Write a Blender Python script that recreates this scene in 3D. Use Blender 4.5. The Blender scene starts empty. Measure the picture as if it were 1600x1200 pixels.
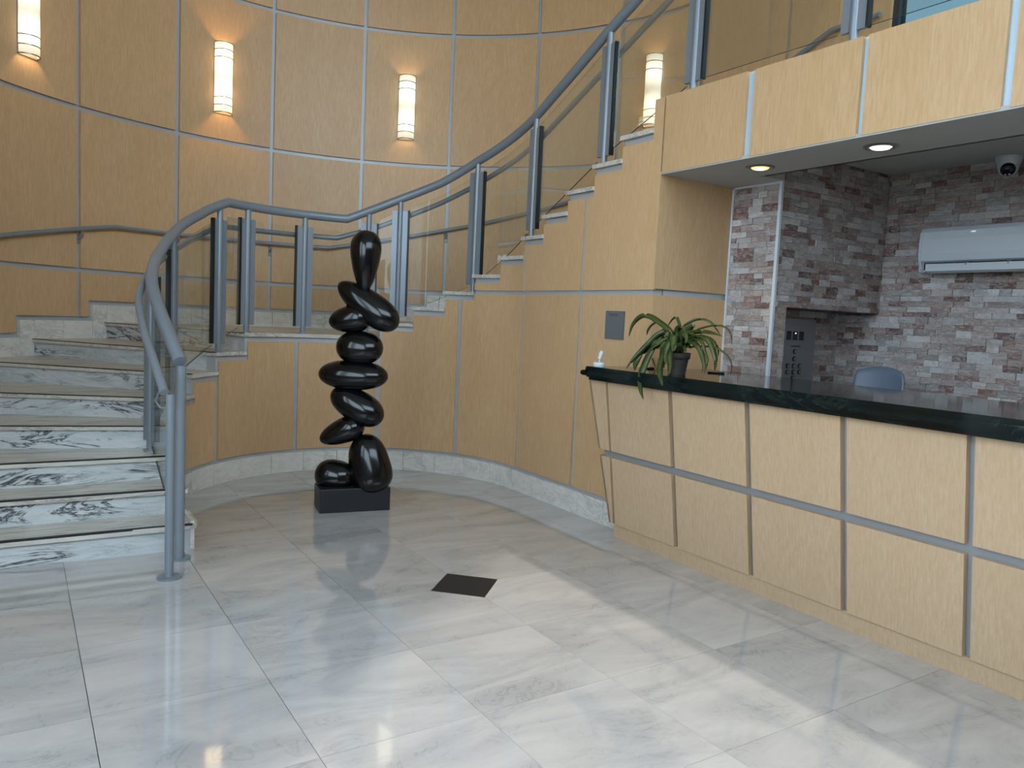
import bpy, bmesh, math, random
from mathutils import Vector, Matrix
random.seed(7)
PI = math.pi
scn = bpy.context.scene
COL = scn.collection

# ------------------------------------------------------------ camera
cam_d = bpy.data.cameras.new('camera'); cam = bpy.data.objects.new('camera', cam_d); COL.objects.link(cam)
cam_d.sensor_width = 36.0; cam_d.lens = 1207.609 / 1600 * 36.0; cam_d.clip_start = 0.05
YAW, PITCH, ROLL = 0.573409732, -0.0844182515, 0.0470472668
_f = Vector((math.sin(YAW) * math.cos(PITCH), math.cos(YAW) * math.cos(PITCH), math.sin(PITCH)))
_r = Vector((math.cos(YAW), -math.sin(YAW), 0)); _u = _r.cross(_f)
_c, _s = math.cos(ROLL), math.sin(ROLL)
CR = _c * _r + _s * _u; CU = -_s * _r + _c * _u; CF = _f
cam.matrix_world = Matrix(((CR.x, CU.x, -CF.x, -0.21448), (CR.y, CU.y, -CF.y, -4.14788), (CR.z, CU.z, -CF.z, 1.44815), (0, 0, 0, 1)))
scn.camera = cam

# ------------------------------------------------------------ sky, sun, exposure
W = bpy.data.worlds.new('sky'); scn.world = W; W.use_nodes = True
bg = W.node_tree.nodes['Background']
bg.inputs[0].default_value = (0.69, 0.86, 1.0, 1); bg.inputs[1].default_value = 11.5
sun_d = bpy.data.lights.new('sun', 'SUN'); sun_d.energy = 3.4; sun_d.angle = math.radians(0.3); sun_d.color = (1.0, 0.93, 0.8)
sun = bpy.data.objects.new('sun', sun_d); COL.objects.link(sun)
SUN_EL = math.atan2(5.0, 6.15)
sun.rotation_euler = Vector((0.766 * math.cos(SUN_EL), 0.643 * math.cos(SUN_EL), -math.sin(SUN_EL))).to_track_quat('-Z', 'Y').to_euler()
sun.location = (-12, -12, 12)
scn.view_settings.view_transform = 'Standard'; scn.view_settings.look = 'None'
scn.view_settings.gamma = 1; scn.view_settings.use_curve_mapping = False
scn.view_settings.exposure = -0.75
scn.cycles.max_bounces = 10; scn.cycles.transparent_max_bounces = 16
scn.cycles.sample_clamp_indirect = 4.0; scn.cycles.sample_clamp_direct = 6.0

# ------------------------------------------------------------ object helpers
def root_loc(o):
    v = Vector((0, 0, 0))
    while o is not None:
        v = v + Vector(o.location); o = o.parent
    return v

class MB:
    """Collects faces in world coordinates; build() links them as one mesh object."""
    def __init__(s): s.v = []; s.f = []; s.sm = []; s.mi = []; s.m = 0
    def add(s, vs, fs, smooth=False):
        n = len(s.v); s.v += [tuple(p) for p in vs]
        for f in fs: s.f.append([i + n for i in f]); s.sm.append(smooth); s.mi.append(s.m)
    def box(s, a, b):
        (x0, y0, z0), (x1, y1, z1) = a, b
        s.hexa([(x0, y0, z0), (x1, y0, z0), (x1, y1, z0), (x0, y1, z0), (x0, y0, z1), (x1, y0, z1), (x1, y1, z1), (x0, y1, z1)])
    def hexa(s, p):
        s.add(p, [(0, 3, 2, 1), (4, 5, 6, 7), (0, 1, 5, 4), (1, 2, 6, 5), (2, 3, 7, 6), (3, 0, 4, 7)])
    def obox(s, c, ax, ay, az):
        c, ax, ay, az = Vector(c), Vector(ax), Vector(ay), Vector(az)
        s.hexa([c - ax - ay - az, c + ax - ay - az, c + ax + ay - az, c - ax + ay - az, c - ax - ay + az, c + ax - ay + az, c + ax + ay + az, c - ax + ay + az])
    def tube(s, path, r, n=14, cap=True):
        P = [Vector(p) for p in path]; N = len(P)
        R = r if isinstance(r, (list, tuple)) else [r] * N
        rings = []; up = None
        for i in range(N):
            t = (P[min(i + 1, N - 1)] - P[max(i - 1, 0)]).normalized()
            if up is None:
                up = Vector((0, 0, 1)) if abs(t.z) < 0.9 else Vector((1, 0, 0))
            a = (up - t * up.dot(t)).normalized(); up = a; b = t.cross(a)
            k = 1.0
            if 0 < i < N - 1:
                ca = (P[i + 1] - P[i]).normalized().dot((P[i] - P[i - 1]).normalized())
                k = min(1.3, 1 / max(0.5, math.sqrt(max(0.25, (1 + ca) / 2))))
            rings.append([P[i] + (a * math.cos(2 * PI * j / n) + b * math.sin(2 * PI * j / n)) * R[i] for j in range(n)])
        vs = [p for q in rings for p in q]; fs = []
        for i in range(N - 1):
            for j in range(n):
                k = (j + 1) % n
                fs.append((i * n + j, i * n + k, (i + 1) * n + k, (i + 1) * n + j))
        s.add(vs, fs, True)
        if cap:
            s.add(rings[0], [tuple(reversed(range(n)))]); s.add(rings[-1], [tuple(range(n))])
    def cyl(s, a, b, r, n=20): s.tube([a, b], r, n)
    def lathe(s, prof, c, n=24):
        c = Vector(c); vs = []; fs = []
        for (r, z) in prof:
            for j in range(n): vs.append((c.x + r * math.cos(2 * PI * j / n), c.y + r * math.sin(2 * PI * j / n), c.z + z))
        for i in range(len(prof) - 1):
            for j in range(n):
                k = (j + 1) % n; fs.append((i * n + j, i * n + k, (i + 1) * n + k, (i + 1) * n + j))
        s.add(vs, fs, True)
        s.add(vs[:n], [tuple(reversed(range(n)))]); s.add(vs[-n:], [tuple(range(n))])
    def prism(s, poly, z0, z1):
        n = len(poly)
        vs = [(p[0], p[1], z0) for p in poly] + [(p[0], p[1], z1) for p in poly]
        fs = [tuple(reversed(range(n))), tuple(range(n, 2 * n))] + [(i, (i + 1) % n, (i + 1) % n + n, i + n) for i in range(n)]
        s.add(vs, fs)
    def build(s, name, mat, parent=None):
        base = root_loc(parent) if parent else Vector((0, 0, 0))
        me = bpy.data.meshes.new(name)
        me.from_pydata([tuple(Vector(p) - base) for p in s.v], [], s.f)
        for p, k, q in zip(me.polygons, s.sm, s.mi): p.use_smooth = k; p.material_index = q
        for m in (mat if isinstance(mat, (list, tuple)) else [mat]): me.materials.append(m)
        bm = bmesh.new(); bm.from_mesh(me); bmesh.ops.recalc_face_normals(bm, faces=bm.faces); bm.to_mesh(me); bm.free()
        o = bpy.data.objects.new(name, me); COL.objects.link(o)
        if parent: o.parent = parent
        return o

def link_mesh(name, me, loc, parent=None, rot=None, scale=None):
    o = bpy.data.objects.new(name, me); COL.objects.link(o)
    base = root_loc(parent) if parent else Vector((0, 0, 0))
    if rot is not None or scale is not None:
        m = Matrix.Translation(Vector(loc) - base) @ (rot or Matrix.Identity(4))
        if scale is not None: m = m @ Matrix.Diagonal((*scale, 1))
        o.matrix_basis = m
    else: o.location = Vector(loc) - base
    if parent: o.parent = parent
    return o
def thing(name, label, cat, loc, group=None):
    o = bpy.data.objects.new(name, None); COL.objects.link(o); o.location = loc; o.empty_display_size = 0.1
    o['label'] = label; o['category'] = cat
    if group: o['group'] = group
    return o
def tag(o, label, cat, group=None):
    o['label'] = label; o['category'] = cat
    if group: o['group'] = group
    return o
def struct(o): o['kind'] = 'structure'; return o
def box_obj(name, a, b, mat, parent=None):
    m = MB(); m.box(a, b); return m.build(name, mat, parent)
def bevel(o, w, seg=2):
    b = o.modifiers.new('bevel', 'BEVEL'); b.width = w; b.segments = seg; b.limit_method = 'ANGLE'; b.angle_limit = math.radians(40); return o

# ------------------------------------------------------------ materials
def srgb(r, g, b):
    f = lambda c: (c / 255 / 12.92) if c <= 10 else (((c / 255) + 0.055) / 1.055) ** 2.4
    return (f(r), f(g), f(b), 1)
def new_mat(name):
    m = bpy.data.materials.new(name); m.use_nodes = True
    nt = m.node_tree; b = nt.nodes['Principled BSDF']; return m, nt, b
def simple(name, col, rough=0.5, metal=0.0, spec=0.5, emit=None, es=0):
    m, nt, b = new_mat(name)
    b.inputs['Base Color'].default_value = col; b.inputs['Roughness'].default_value = rough
    b.inputs['Metallic'].default_value = metal; b.inputs['Specular IOR Level'].default_value = spec
    if emit: b.inputs['Emission Color'].default_value = emit; b.inputs['Emission Strength'].default_value = es
    # a little procedural mottling keeps the surface from being dead flat
    n = nt.nodes.new('ShaderNodeTexNoise'); n.inputs['Scale'].default_value = 40; n.inputs['Detail'].default_value = 3
    mr = nt.nodes.new('ShaderNodeMapRange'); mr.inputs[3].default_value = max(0.02, rough - 0.04); mr.inputs[4].default_value = min(1, rough + 0.06)
    nt.links.new(n.outputs['Fac'], mr.inputs[0]); nt.links.new(mr.outputs[0], b.inputs['Roughness'])
    return m
class NT:
    def __init__(s, nt): s.nt = nt
    def n(s, t, **k):
        o = s.nt.nodes.new(t)
        for a, v in k.items(): setattr(o, a, v)
        return o
    def l(s, a, b): s.nt.links.new(a, b)
    def math(s, op, a, b=None, c=None):
        o = s.n('ShaderNodeMath', operation=op)
        for i, x in enumerate((a, b, c)):
            if x is None: continue
            if hasattr(x, 'is_output'): s.l(x, o.inputs[i])
            else: o.inputs[i].default_value = x
        return o.outputs[0]
    def mix(s, fac, a, b, mode='MIX'):
        o = s.n('ShaderNodeMix', data_type='RGBA', blend_type=mode)
        for i, x in ((0, fac), (6, a), (7, b)):
            if hasattr(x, 'is_output'): s.l(x, o.inputs[i])
            else: o.inputs[i].default_value = x
        return o.outputs[2]
    def coords(s, scale, rnd=True):
        """World-scaled position, shifted by each object's own random number."""
        g = s.n('ShaderNodeNewGeometry'); mp = s.n('ShaderNodeMapping'); mp.inputs['Scale'].default_value = scale
        s.l(g.outputs['Position'], mp.inputs['Vector'])
        if not rnd: return mp.outputs[0]
        oi = s.n('ShaderNodeObjectInfo'); m = s.n('ShaderNodeVectorMath', operation='SCALE'); m.inputs[0].default_value = (37, 53, 71)
        s.l(oi.outputs['Random'], m.inputs['Scale'])
        a = s.n('ShaderNodeVectorMath', operation='ADD'); s.l(mp.outputs[0], a.inputs[0]); s.l(m.outputs[0], a.inputs[1])
        return a.outputs[0]
    def noise(s, vec, scale, detail=4, rough=0.55, dist=0.0):
        o = s.n('ShaderNodeTexNoise'); o.inputs['Scale'].default_value = scale; o.inputs['Detail'].default_value = detail
        o.inputs['Roughness'].default_value = rough; o.inputs['Distortion'].default_value = dist; s.l(vec, o.inputs['Vector']); return o.outputs['Fac']
    def ramp(s, fac, stops):
        o = s.n('ShaderNodeValToRGB'); e = o.color_ramp.elements
        while len(e) < len(stops): e.new(0.5)
        for x, (p, c) in zip(e, stops): x.position = p; x.color = c
        s.l(fac, o.inputs[0]); return o.outputs[0]
    def rnd(s): return s.n('ShaderNodeObjectInfo').outputs['Random']

def wood(name, base, dark, rough=0.38):
    m, nt, b = new_mat(name); k = NT(nt)
    v = k.coords((1, 1, 0.09)); v2 = k.coords((1, 1, 0.25))
    fine = k.noise(v, 95, 5, 0.65); broad = k.noise(v2, 5, 3, 0.5, 1.2)
    c = k.mix(k.ramp(fine, [(0.35, (0, 0, 0, 1)), (0.68, (1, 1, 1, 1))]), dark, base)
    c = k.mix(k.math('MULTIPLY', k.ramp(broad, [(0.42, (0, 0, 0, 1)), (0.7, (1, 1, 1, 1))]), 0.45), c, dark)
    hs = k.n('ShaderNodeHueSaturation'); k.l(c, hs.inputs['Color'])
    k.l(k.math('MULTIPLY_ADD', k.rnd(), 0.07, 0.965), hs.inputs['Value'])
    k.l(hs.outputs[0], b.inputs['Base Color']); b.inputs['Roughness'].default_value = rough
    b.inputs['Specular IOR Level'].default_value = 0.4
    return m
MW = wood('maple_veneer', srgb(206, 172, 132), srgb(192, 155, 113))
MWD = wood('maple_veneer_desk', srgb(200, 172, 141), srgb(187, 157, 124))
MMETAL = simple('grey_blue_painted_metal', srgb(128, 136, 144), 0.33, 0.25)
MTRIM = simple('grey_joint_metal', srgb(176, 180, 184), 0.4, 0.2)
MTRIMD = simple('desk_joint_metal', srgb(150, 152, 154), 0.4, 0.2)
MREVEAL = simple('sky_tinted_reveal_metal', srgb(190, 212, 230), 0.3, 0.2)  # grey metal with the sky's reflection put into its base colour
MBLACK = simple('black_rubber_gasket', srgb(14, 18, 20), 0.5)
MSCULPT = simple('black_gloss_lacquer', srgb(8, 9, 11), 0.14, 0, 0.45)
MPLINTH = simple('black_satin_base', srgb(22, 25, 30), 0.45)
MWHITE = simple('white_paint', srgb(205, 203, 198), 0.7, 0, 0.3)
MCEIL = simple('ceiling_paint', srgb(178, 177, 172), 0.75, 0, 0.2)
MGROUT = simple('grout', srgb(88, 88, 86), 0.7)
MPLASTIC = simple('white_plastic', srgb(205, 212, 218), 0.35)
MGREYPL = simple('blue_grey_plastic', srgb(96, 108, 124), 0.45)
MSTEEL = simple('brushed_steel', srgb(150, 152, 155), 0.35, 0.85)
MDARK = simple('dark_screen', srgb(12, 16, 30), 0.15)
MPOT = simple('brown_grey_plastic_pot', srgb(62, 54, 50), 0.6)
MSOIL = simple('potting_soil', srgb(40, 30, 22), 0.9)
MWTRIM = simple('white_corner_trim', srgb(205, 212, 220), 0.35)
MSTEELDK = simple('dark_frame_metal', srgb(60, 66, 72), 0.4, 0.5)
MPLAQUE = simple('grey_plaque_metal', srgb(112, 116, 120), 0.4, 0.3)
MINK = simple('dark_ink', srgb(62, 66, 72), 0.5)

def floor_marble():
    m, nt, b = new_mat('white_grey_floor_marble'); k = NT(nt)
    v = k.coords((1, 1, 1)); vs = k.coords((0.55, 1.6, 1))
    big = k.noise(vs, 2.2, 6, 0.6, 0.9); vein = k.noise(v, 3.2, 8, 0.62, 1.6); fleck = k.noise(v, 9, 4, 0.6, 0.5)
    c = k.mix(k.ramp(big, [(0.35, (0, 0, 0, 1)), (0.7, (1, 1, 1, 1))]), srgb(191, 186, 183), srgb(163, 161, 161))
    line = k.math('ABSOLUTE', k.math('SUBTRACT', vein, 0.5))
    lm = k.math('MULTIPLY', k.ramp(line, [(0.0, (1, 1, 1, 1)), (0.022, (0, 0, 0, 1))]), k.ramp(big, [(0.45, (0, 0, 0, 1)), (0.75, (0.55, 0.55, 0.55, 1))]))
    c = k.mix(lm, c, srgb(112, 112, 112))
    c = k.mix(k.ramp(fleck, [(0.72, (0, 0, 0, 1)), (0.8, (0.35, 0.35, 0.35, 1))]), c, srgb(130, 128, 122))
    hs = k.n('ShaderNodeHueSaturation'); k.l(c, hs.inputs['Color']); k.l(k.math('MULTIPLY_ADD', k.rnd(), 0.09, 0.93), hs.inputs['Value'])
    k.l(hs.outputs[0], b.inputs['Base Color']); b.inputs['Roughness'].default_value = 0.07; b.inputs['Specular IOR Level'].default_value = 0.7; b.inputs['Coat Weight'].default_value = 0.6; b.inputs['Coat Roughness'].default_value = 0.03
    return m
MFLOOR = floor_marble()
def bold_marble(name, base, soft, dark, amount, stretch):
    m, nt, b = new_mat(name); k = NT(nt)
    v = k.coords(stretch)
    warp = k.noise(v, 1.3, 4, 0.6, 0.4); vein = k.noise(v, 1.9, 9, 0.68, 2.2); fine = k.noise(v, 5.5, 6, 0.6, 1.0)
    c = k.mix(k.ramp(fine, [(0.4, (0, 0, 0, 1)), (0.75, (1, 1, 1, 1))]), base, soft)
    line = k.math('ABSOLUTE', k.math('SUBTRACT', vein, 0.5))
    mask = k.ramp(warp, [(0.47, (0, 0, 0, 1)), (0.56, (1, 1, 1, 1))])
    wide = k.ramp(line, [(0.0, (1, 1, 1, 1)), (0.05, (0, 0, 0, 1))])
    thin = k.ramp(line, [(0.0, (0.7, 0.7, 0.7, 1)), (0.008, (0, 0, 0, 1))])
    lm = k.math('MAXIMUM', k.math('MULTIPLY', wide, mask), k.math('MULTIPLY', thin, 0.7))
    c = k.mix(k.math('MULTIPLY', lm, amount), c, dark)
    k.l(c, b.inputs['Base Color']); b.inputs['Roughness'].default_value = 0.14
    return m
MRISER = bold_marble('white_marble_with_black_veins', srgb(200, 203, 203), srgb(176, 182, 184), srgb(20, 25, 34), 1.0, (0.7, 0.7, 3.6))
MTREAD = bold_marble('cream_streaked_marble', srgb(206, 201, 190), srgb(176, 171, 162), srgb(98, 96, 94), 0.6, (0.7, 5.0, 5.0))
MTREAD.node_tree.nodes['Principled BSDF'].inputs['Roughness'].default_value = 0.26
MSKIRT = bold_marble('pale_skirting_marble', srgb(224, 220, 212), srgb(204, 201, 194), srgb(132, 130, 126), 0.4, (1.3, 1.3, 3.0))
MGREEN = bold_marble('dark_green_marble', srgb(9, 17, 18), srgb(14, 28, 28), srgb(46, 62, 58), 0.4, (1.5, 1.5, 3.0))
MGREEN.node_tree.nodes['Principled BSDF'].inputs['Roughness'].default_value = 0.08

def stone_mat(island):
    m, nt, b = new_mat('split_stone_island' if island else 'split_stone'); k = NT(nt)
    r = k.n('ShaderNodeNewGeometry').outputs['Random Per Island'] if island else k.rnd()
    v = k.coords((1, 1, 2.6), not island)
    base = k.ramp(r, [(0.0, srgb(152, 144, 140)), (0.2, srgb(186, 182, 180)), (0.36, srgb(132, 122, 118)), (0.5, srgb(168, 154, 147)), (0.64, srgb(146, 121, 112)), (0.74, srgb(204, 202, 200)), (0.86, srgb(138, 108, 99)), (0.92, srgb(110, 74, 66)), (1.0, srgb(90, 70, 65))])
    n1 = k.noise(v, 16, 7, 0.7, 1.2); n2 = k.noise(v, 60, 5, 0.65); n3 = k.noise(v, 7, 4, 0.6, 0.6)
    c = k.mix(k.math('MULTIPLY', k.ramp(n1, [(0.45, (0, 0, 0, 1)), (0.62, (1, 1, 1, 1))]), 0.42), base, srgb(212, 210, 208))
    c = k.mix(k.math('MULTIPLY', k.ramp(n3, [(0.5, (0, 0, 0, 1)), (0.66, (1, 1, 1, 1))]), 0.5), c, srgb(138, 112, 102))
    c = k.mix(k.math('MULTIPLY', k.ramp(n2, [(0.5, (0, 0, 0, 1)), (0.7, (1, 1, 1, 1))]), 0.5), c, srgb(104, 92, 88))
    k.l(c, b.inputs['Base Color']); b.inputs['Roughness'].default_value = 0.55
    bp = k.n('ShaderNodeBump'); bp.inputs['Strength'].default_value = 0.7; bp.inputs['Distance'].default_value = 0.008
    k.l(n1, bp.inputs['Height']); k.l(bp.outputs[0], b.inputs['Normal'])
    return m
MSTONE = stone_mat(False); MSTONEI = stone_mat(True)
MSTONEB = simple('stone_joint_mortar', srgb(150, 142, 136), 0.85)

def glass_mat(name, tint, refl=1.0):
    m = bpy.data.materials.new(name); m.use_nodes = True; nt = m.node_tree; k = NT(nt)
    nt.nodes.remove(nt.nodes['Principled BSDF'])
    t = k.n('ShaderNodeBsdfTransparent'); t.inputs[0].default_value = tint
    g = k.n('ShaderNodeBsdfGlossy'); g.inputs['Roughness'].default_value = 0.02; g.inputs[0].default_value = (0.9, 0.95, 0.97, 1)
    fr = k.n('ShaderNodeFresnel'); fr.inputs['IOR'].default_value = 1.5
    mx = k.n('ShaderNodeMixShader'); k.l(k.math('MULTIPLY', fr.outputs[0], refl), mx.inputs[0]); k.l(t.outputs[0], mx.inputs[1]); k.l(g.outputs[0], mx.inputs[2])
    k.l(mx.outputs[0], nt.nodes['Material Output'].inputs[0]); return m
MGLASS = glass_mat('clear_green_grey_glass', (0.965, 0.975, 0.962, 1), 0.4)
MWINGLASS = glass_mat('blue_grey_tinted_glass', (0.2, 0.25, 0.262, 1), 0.5)

def leaf_mat():
    m, nt, b = new_mat('leaf_green'); k = NT(nt); v = k.coords((1, 1, 1))
    n = k.noise(v, 14, 3)
    k.l(k.mix(n, srgb(34, 50, 24), srgb(84, 98, 50)), b.inputs['Base Color']); b.inputs['Roughness'].default_value = 0.35
    return m
MLEAF = leaf_mat()
def emit(name, col, s):
    m, nt, b = new_mat(name); b.inputs['Base Color'].default_value = (0.8, 0.78, 0.7, 1)
    b.inputs['Emission Color'].default_value = col; b.inputs['Emission Strength'].default_value = s; return m

# ------------------------------------------------------------ plan of the stair hall
IC = Vector((2.006, 1.275)); IR = 1.336          # inner stair wall: half circle with straight ends
OC = Vector((2.19, 1.35)); OR = 3.47             # outer panelled wall
IL = PI * IR; OL = PI * OR
def inner_pt(s, off=0.0):                         # off > 0: towards the stair
    r = IR + off
    if s < 0: return Vector((IC.x - r, IC.y + s))
    if s > IL: return Vector((IC.x + r, IC.y - (s - IL)))
    a = PI - s / IR; return Vector((IC.x + r * math.cos(a), IC.y + r * math.sin(a)))
def outer_pt(s, off=0.0):                         # off > 0: into the hall
    r = OR - off
    if s < 0: return Vector((OC.x - r, OC.y + s))
    if s > OL: return Vector((OC.x + r, OC.y - (s - OL)))
    a = PI - s / OR; return Vector((OC.x + r * math.cos(a), OC.y + r * math.sin(a)))
si = lambda deg: math.radians(180 - deg) * IR
so = lambda deg: math.radians(180 - deg) * OR
siy = lambda y: IL + IC.y - y                     # right straight
sily = lambda y: y - IC.y                         # left straight
soy = lambda y: OL + OC.y - y
soly = lambda y: y - OC.y

def strip(mb, F, s0, s1, zb, zt, offa, offb, ds=0.11):
    if s1 - s0 < 1e-4 or zt - zb < 1e-4: return
    n = max(1, math.ceil((s1 - s0) / ds))
    for i in range(n):
        a = s0 + (s1 - s0) * i / n; b = s0 + (s1 - s0) * (i + 1) / n
        pa, pb, qa, qb = F(a, offa), F(b, offa), F(a, offb), F(b, offb)
        mb.hexa([(*pa, zb), (*pb, zb), (*qb, zb), (*qa, zb), (*pa, zt), (*pb, zt), (*qb, zt), (*qa, zt)])
def span(mb, F, s0, s1, zb, zt, offa, offb, ds=0.11):
    """one closed curved slab without inner faces"""
    if s1 - s0 < 1e-4 or zt - zb < 1e-4: return
    n = max(1, math.ceil((s1 - s0) / ds)); vs = []; fs = []
    for i in range(n + 1):
        a = s0 + (s1 - s0) * i / n; p, q = F(a, offa), F(a, offb)
        vs += [(*p, zb), (*p, zt), (*q, zt), (*q, zb)]
    for i in range(n):
        for j in range(4):
            k = (j + 1) % 4; fs.append((4 * i + j, 4 * i + k, 4 * i + 4 + k, 4 * i + 4 + j))
    fs += [(0, 1, 2, 3), (4 * n, 4 * n + 3, 4 * n + 2, 4 * n + 1)]
    mb.add(vs, fs)

# ------------------------------------------------------------ steps
RISE = 0.1531
TOP = [RISE * k for k in range(9)] + [1.205 + 0.1537 * (k - 8) for k in range(9, 19)] + [2.925]
TOP[8] = 1.226
S_IN = [None, sily(0.62), sily(0.91), sily(1.21), si(170.9), si(157.4), si(144.1), si(130.3), si(116.7), si(63.8), si(50.8), si(37.8), si(25.3), si(13.0), si(0.2), siy(0.998), siy(0.69), siy(0.379), siy(0.082), siy(-0.221), siy(-0.31)]
S_OUT = [None, soly(0.65), soly(0.935), soly(1.25), so(169.3), so(157.5), so(143.2), so(131.1), so(118.7), so(66.5), so(56.5), so(44), so(31), so(17.5), so(4), soy(1.05), soy(0.72), soy(0.4), soy(0.082), soy(-0.221), soy(-0.31)]
NST = 19

# ------------------------------------------------------------ floor
fl = MB(); fl.box((-2.5, -7.9, -0.12), (6.2, 5.3, -0.0125)); floor = struct(fl.build('floor', MGROUT))
T = 0.61
tm = MB(); tm.box((0.0012, 0.0012, -0.012), (T - 0.0012, T - 0.0012, 0)); t0 = tm.build('tile', MFLOOR, floor)
t0.location = (-3 * T, -13 * T, 0)
for i in range(-4, 10):
    for j in range(-13, 8):
        if i == -3 and j == -13: continue
        link_mesh('tile', t0.data, (i * T, j * T, 0), floor)
ins = MB(); hd = 0.207; cx, cy = 1.828, -0.612
ins.prism([(cx - hd, cy), (cx, cy - hd), (cx + hd, cy), (cx, cy + hd)], -0.006, 0.0008)
io = ins.build('inset_tile', simple('black_polished_granite', srgb(26, 31, 36), 0.3, 0, 0.15), floor); io['label'] = 'black diamond inset tile'

# ------------------------------------------------------------ outer panelled wall
JO = [math.radians(180 - (123.45 - 16.95 * n)) * OR for n in range(-9, 13)]
ROWS = [1.712, 3.2, 4.71, 6.2, 7.69, 8.0]
S_W0, S_W1 = soly(-0.35), soy(-0.36)
ow = MB(); span(ow, outer_pt, S_W0, S_W1, 0, 8.0, -0.12, 0.0, 0.14); wall_back = struct(ow.build('wall_back', MTRIM))
def skirt_z(s):
    z = 0.0
    for k in range(1, NST + 1):
        if s >= S_OUT[k]: z = TOP[k]
    return z
SKH = 0.165; VW = 0.15
# profile of the skirting top along the outer wall: (s0, s1, z of tread, z of skirting top)
prof = [(S_W0, S_OUT[1] - VW, 0.0, SKH)]
for k in range(1, NST + 1):
    prof.append((S_OUT[k] - VW, S_OUT[k], TOP[k - 1], TOP[k] + SKH))
    e = S_OUT[k + 1] - VW if k < NST else S_W1
    if e > S_OUT[k]: prof.append((S_OUT[k], e, TOP[k], TOP[k] + SKH))
GAP = 0.042
for n in range(len(JO) - 1):
    a, b = JO[n] + GAP / 2, min(JO[n + 1] - GAP / 2, S_W1)
    if b <= S_W0 + 0.05 or a >= S_W1 - 0.02: continue
    a = max(a, S_W0)
    for r in range(6):
        zt = ROWS[r] - (GAP / 2 if r < 5 else 0); zb = (ROWS[r - 1] + GAP / 2) if r else 0
        m = MB()
        if zb > 3.15:
            span(m, outer_pt, a, b, zb, zt, 0.0, 0.03)
        else:
            for q, (p0, p1, zz, zs) in enumerate(prof):
                lo = max(a, p0 - (0.035 if (q % 2 == 1) else 0)); hi = min(b, p1)
                if q + 1 < len(prof) and prof[q + 1][3] > zs + 0.01: hi = min(b, p1 - 0.035)
                if hi <= lo: continue
                z0 = max(zb, zs + 0.04)
                if z0 < zt - 0.02: span(m, outer_pt, lo, hi, z0, zt, 0.0, 0.03)
        if m.v: m.build('wood_panel', MW, wall_back)
for q, (p0, p1, zz, zs) in enumerate(prof):
    if p1 < soly(-3.0): continue
    p0 = max(p0, soly(-3.0)); n = max(1, round((p1 - p0) / 0.29))
    if p1 - p0 < 0.2: n = 1
    for i in range(n):
        a = p0 + (p1 - p0) * i / n + 0.0012; b = p0 + (p1 - p0) * (i + 1) / n - 0.0012
        m = MB(); span(m, outer_pt, a, b, zz, zs, 0.0, 0.036); m.build('skirting_stone', MSKIRT, wall_back)

# ------------------------------------------------------------ inner stair wall
iw = MB()
inner_prof = []
for k in range(1, NST + 1): inner_prof.append((S_IN[k], S_IN[k + 1], TOP[k]))
for (a, b, z) in inner_prof: span(iw, inner_pt, a, min(b, siy(-0.285)), 0, z - 0.032, 0.018, 0.10)
wall_stair = struct(iw.build('wall_stair', MTRIM))
JI = [math.radians(180 - (130.1 + 33.2 * n)) * IR for n in (2, 1)] + [si(130.1), si(95.7), si(63.8), si(31.4), siy(1.245), siy(0.47), siy(-0.31)]
JI = [sily(0.60)] + [j for j in JI if j > sily(0.62)]
BASEH = 0.17
for n in range(len(JI) - 1):
    a, b = JI[n] + (0.02 if n else 0), JI[n + 1] - (0.02 if n < len(JI) - 2 else 0.0012)
    for (zb, zt) in ((BASEH + 0.028, 1.648), (1.682, 3.2)):
        m = MB()
        for q, (p0, p1, z) in enumerate(inner_prof):
            lo = max(a, p0 + (0.02 if 1 <= q <= 6 and False else 0)); hi = min(b, p1)
            # metal edge beside each riser on the side the step climbs to
            lo2 = max(a, p0 + 0.022) if 0 < q < 8 else lo
            if hi <= lo: continue
            z1 = min(zt, z - 0.032 - 0.042 if q < 18 else 2.925)
            zp = max(zb, inner_prof[q - 1][2] - 0.074) if 0 < q < 8 else zb
            if zp > zb + 0.01: span(m, inner_pt, lo, hi, zb, min(zp, zt), 0.0, 0.018)
            if z1 > zp + 0.01 and hi > lo2: span(m, inner_pt, lo2, hi, zp, z1, 0.0, 0.018)
        if m.v: m.build('wood_panel', MW, wall_stair)
s = sily(0.60); b0 = (s - 0.305 * 5)
i0 = si(math.degrees(math.atan2(2.27 - IC.y, 1.13 - IC.x))); a = i0 - 0.305 * 7
while a < siy(-0.33):
    lo, hi = max(a, sily(0.62)), min(a + 0.305, siy(-0.33))
    if hi - lo > 0.02:
        m = MB(); span(m, inner_pt, lo + 0.002, hi - 0.002, 0, BASEH, -0.004, 0.018); m.build('base_tile', MSKIRT, wall_stair)
    a += 0.305

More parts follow.
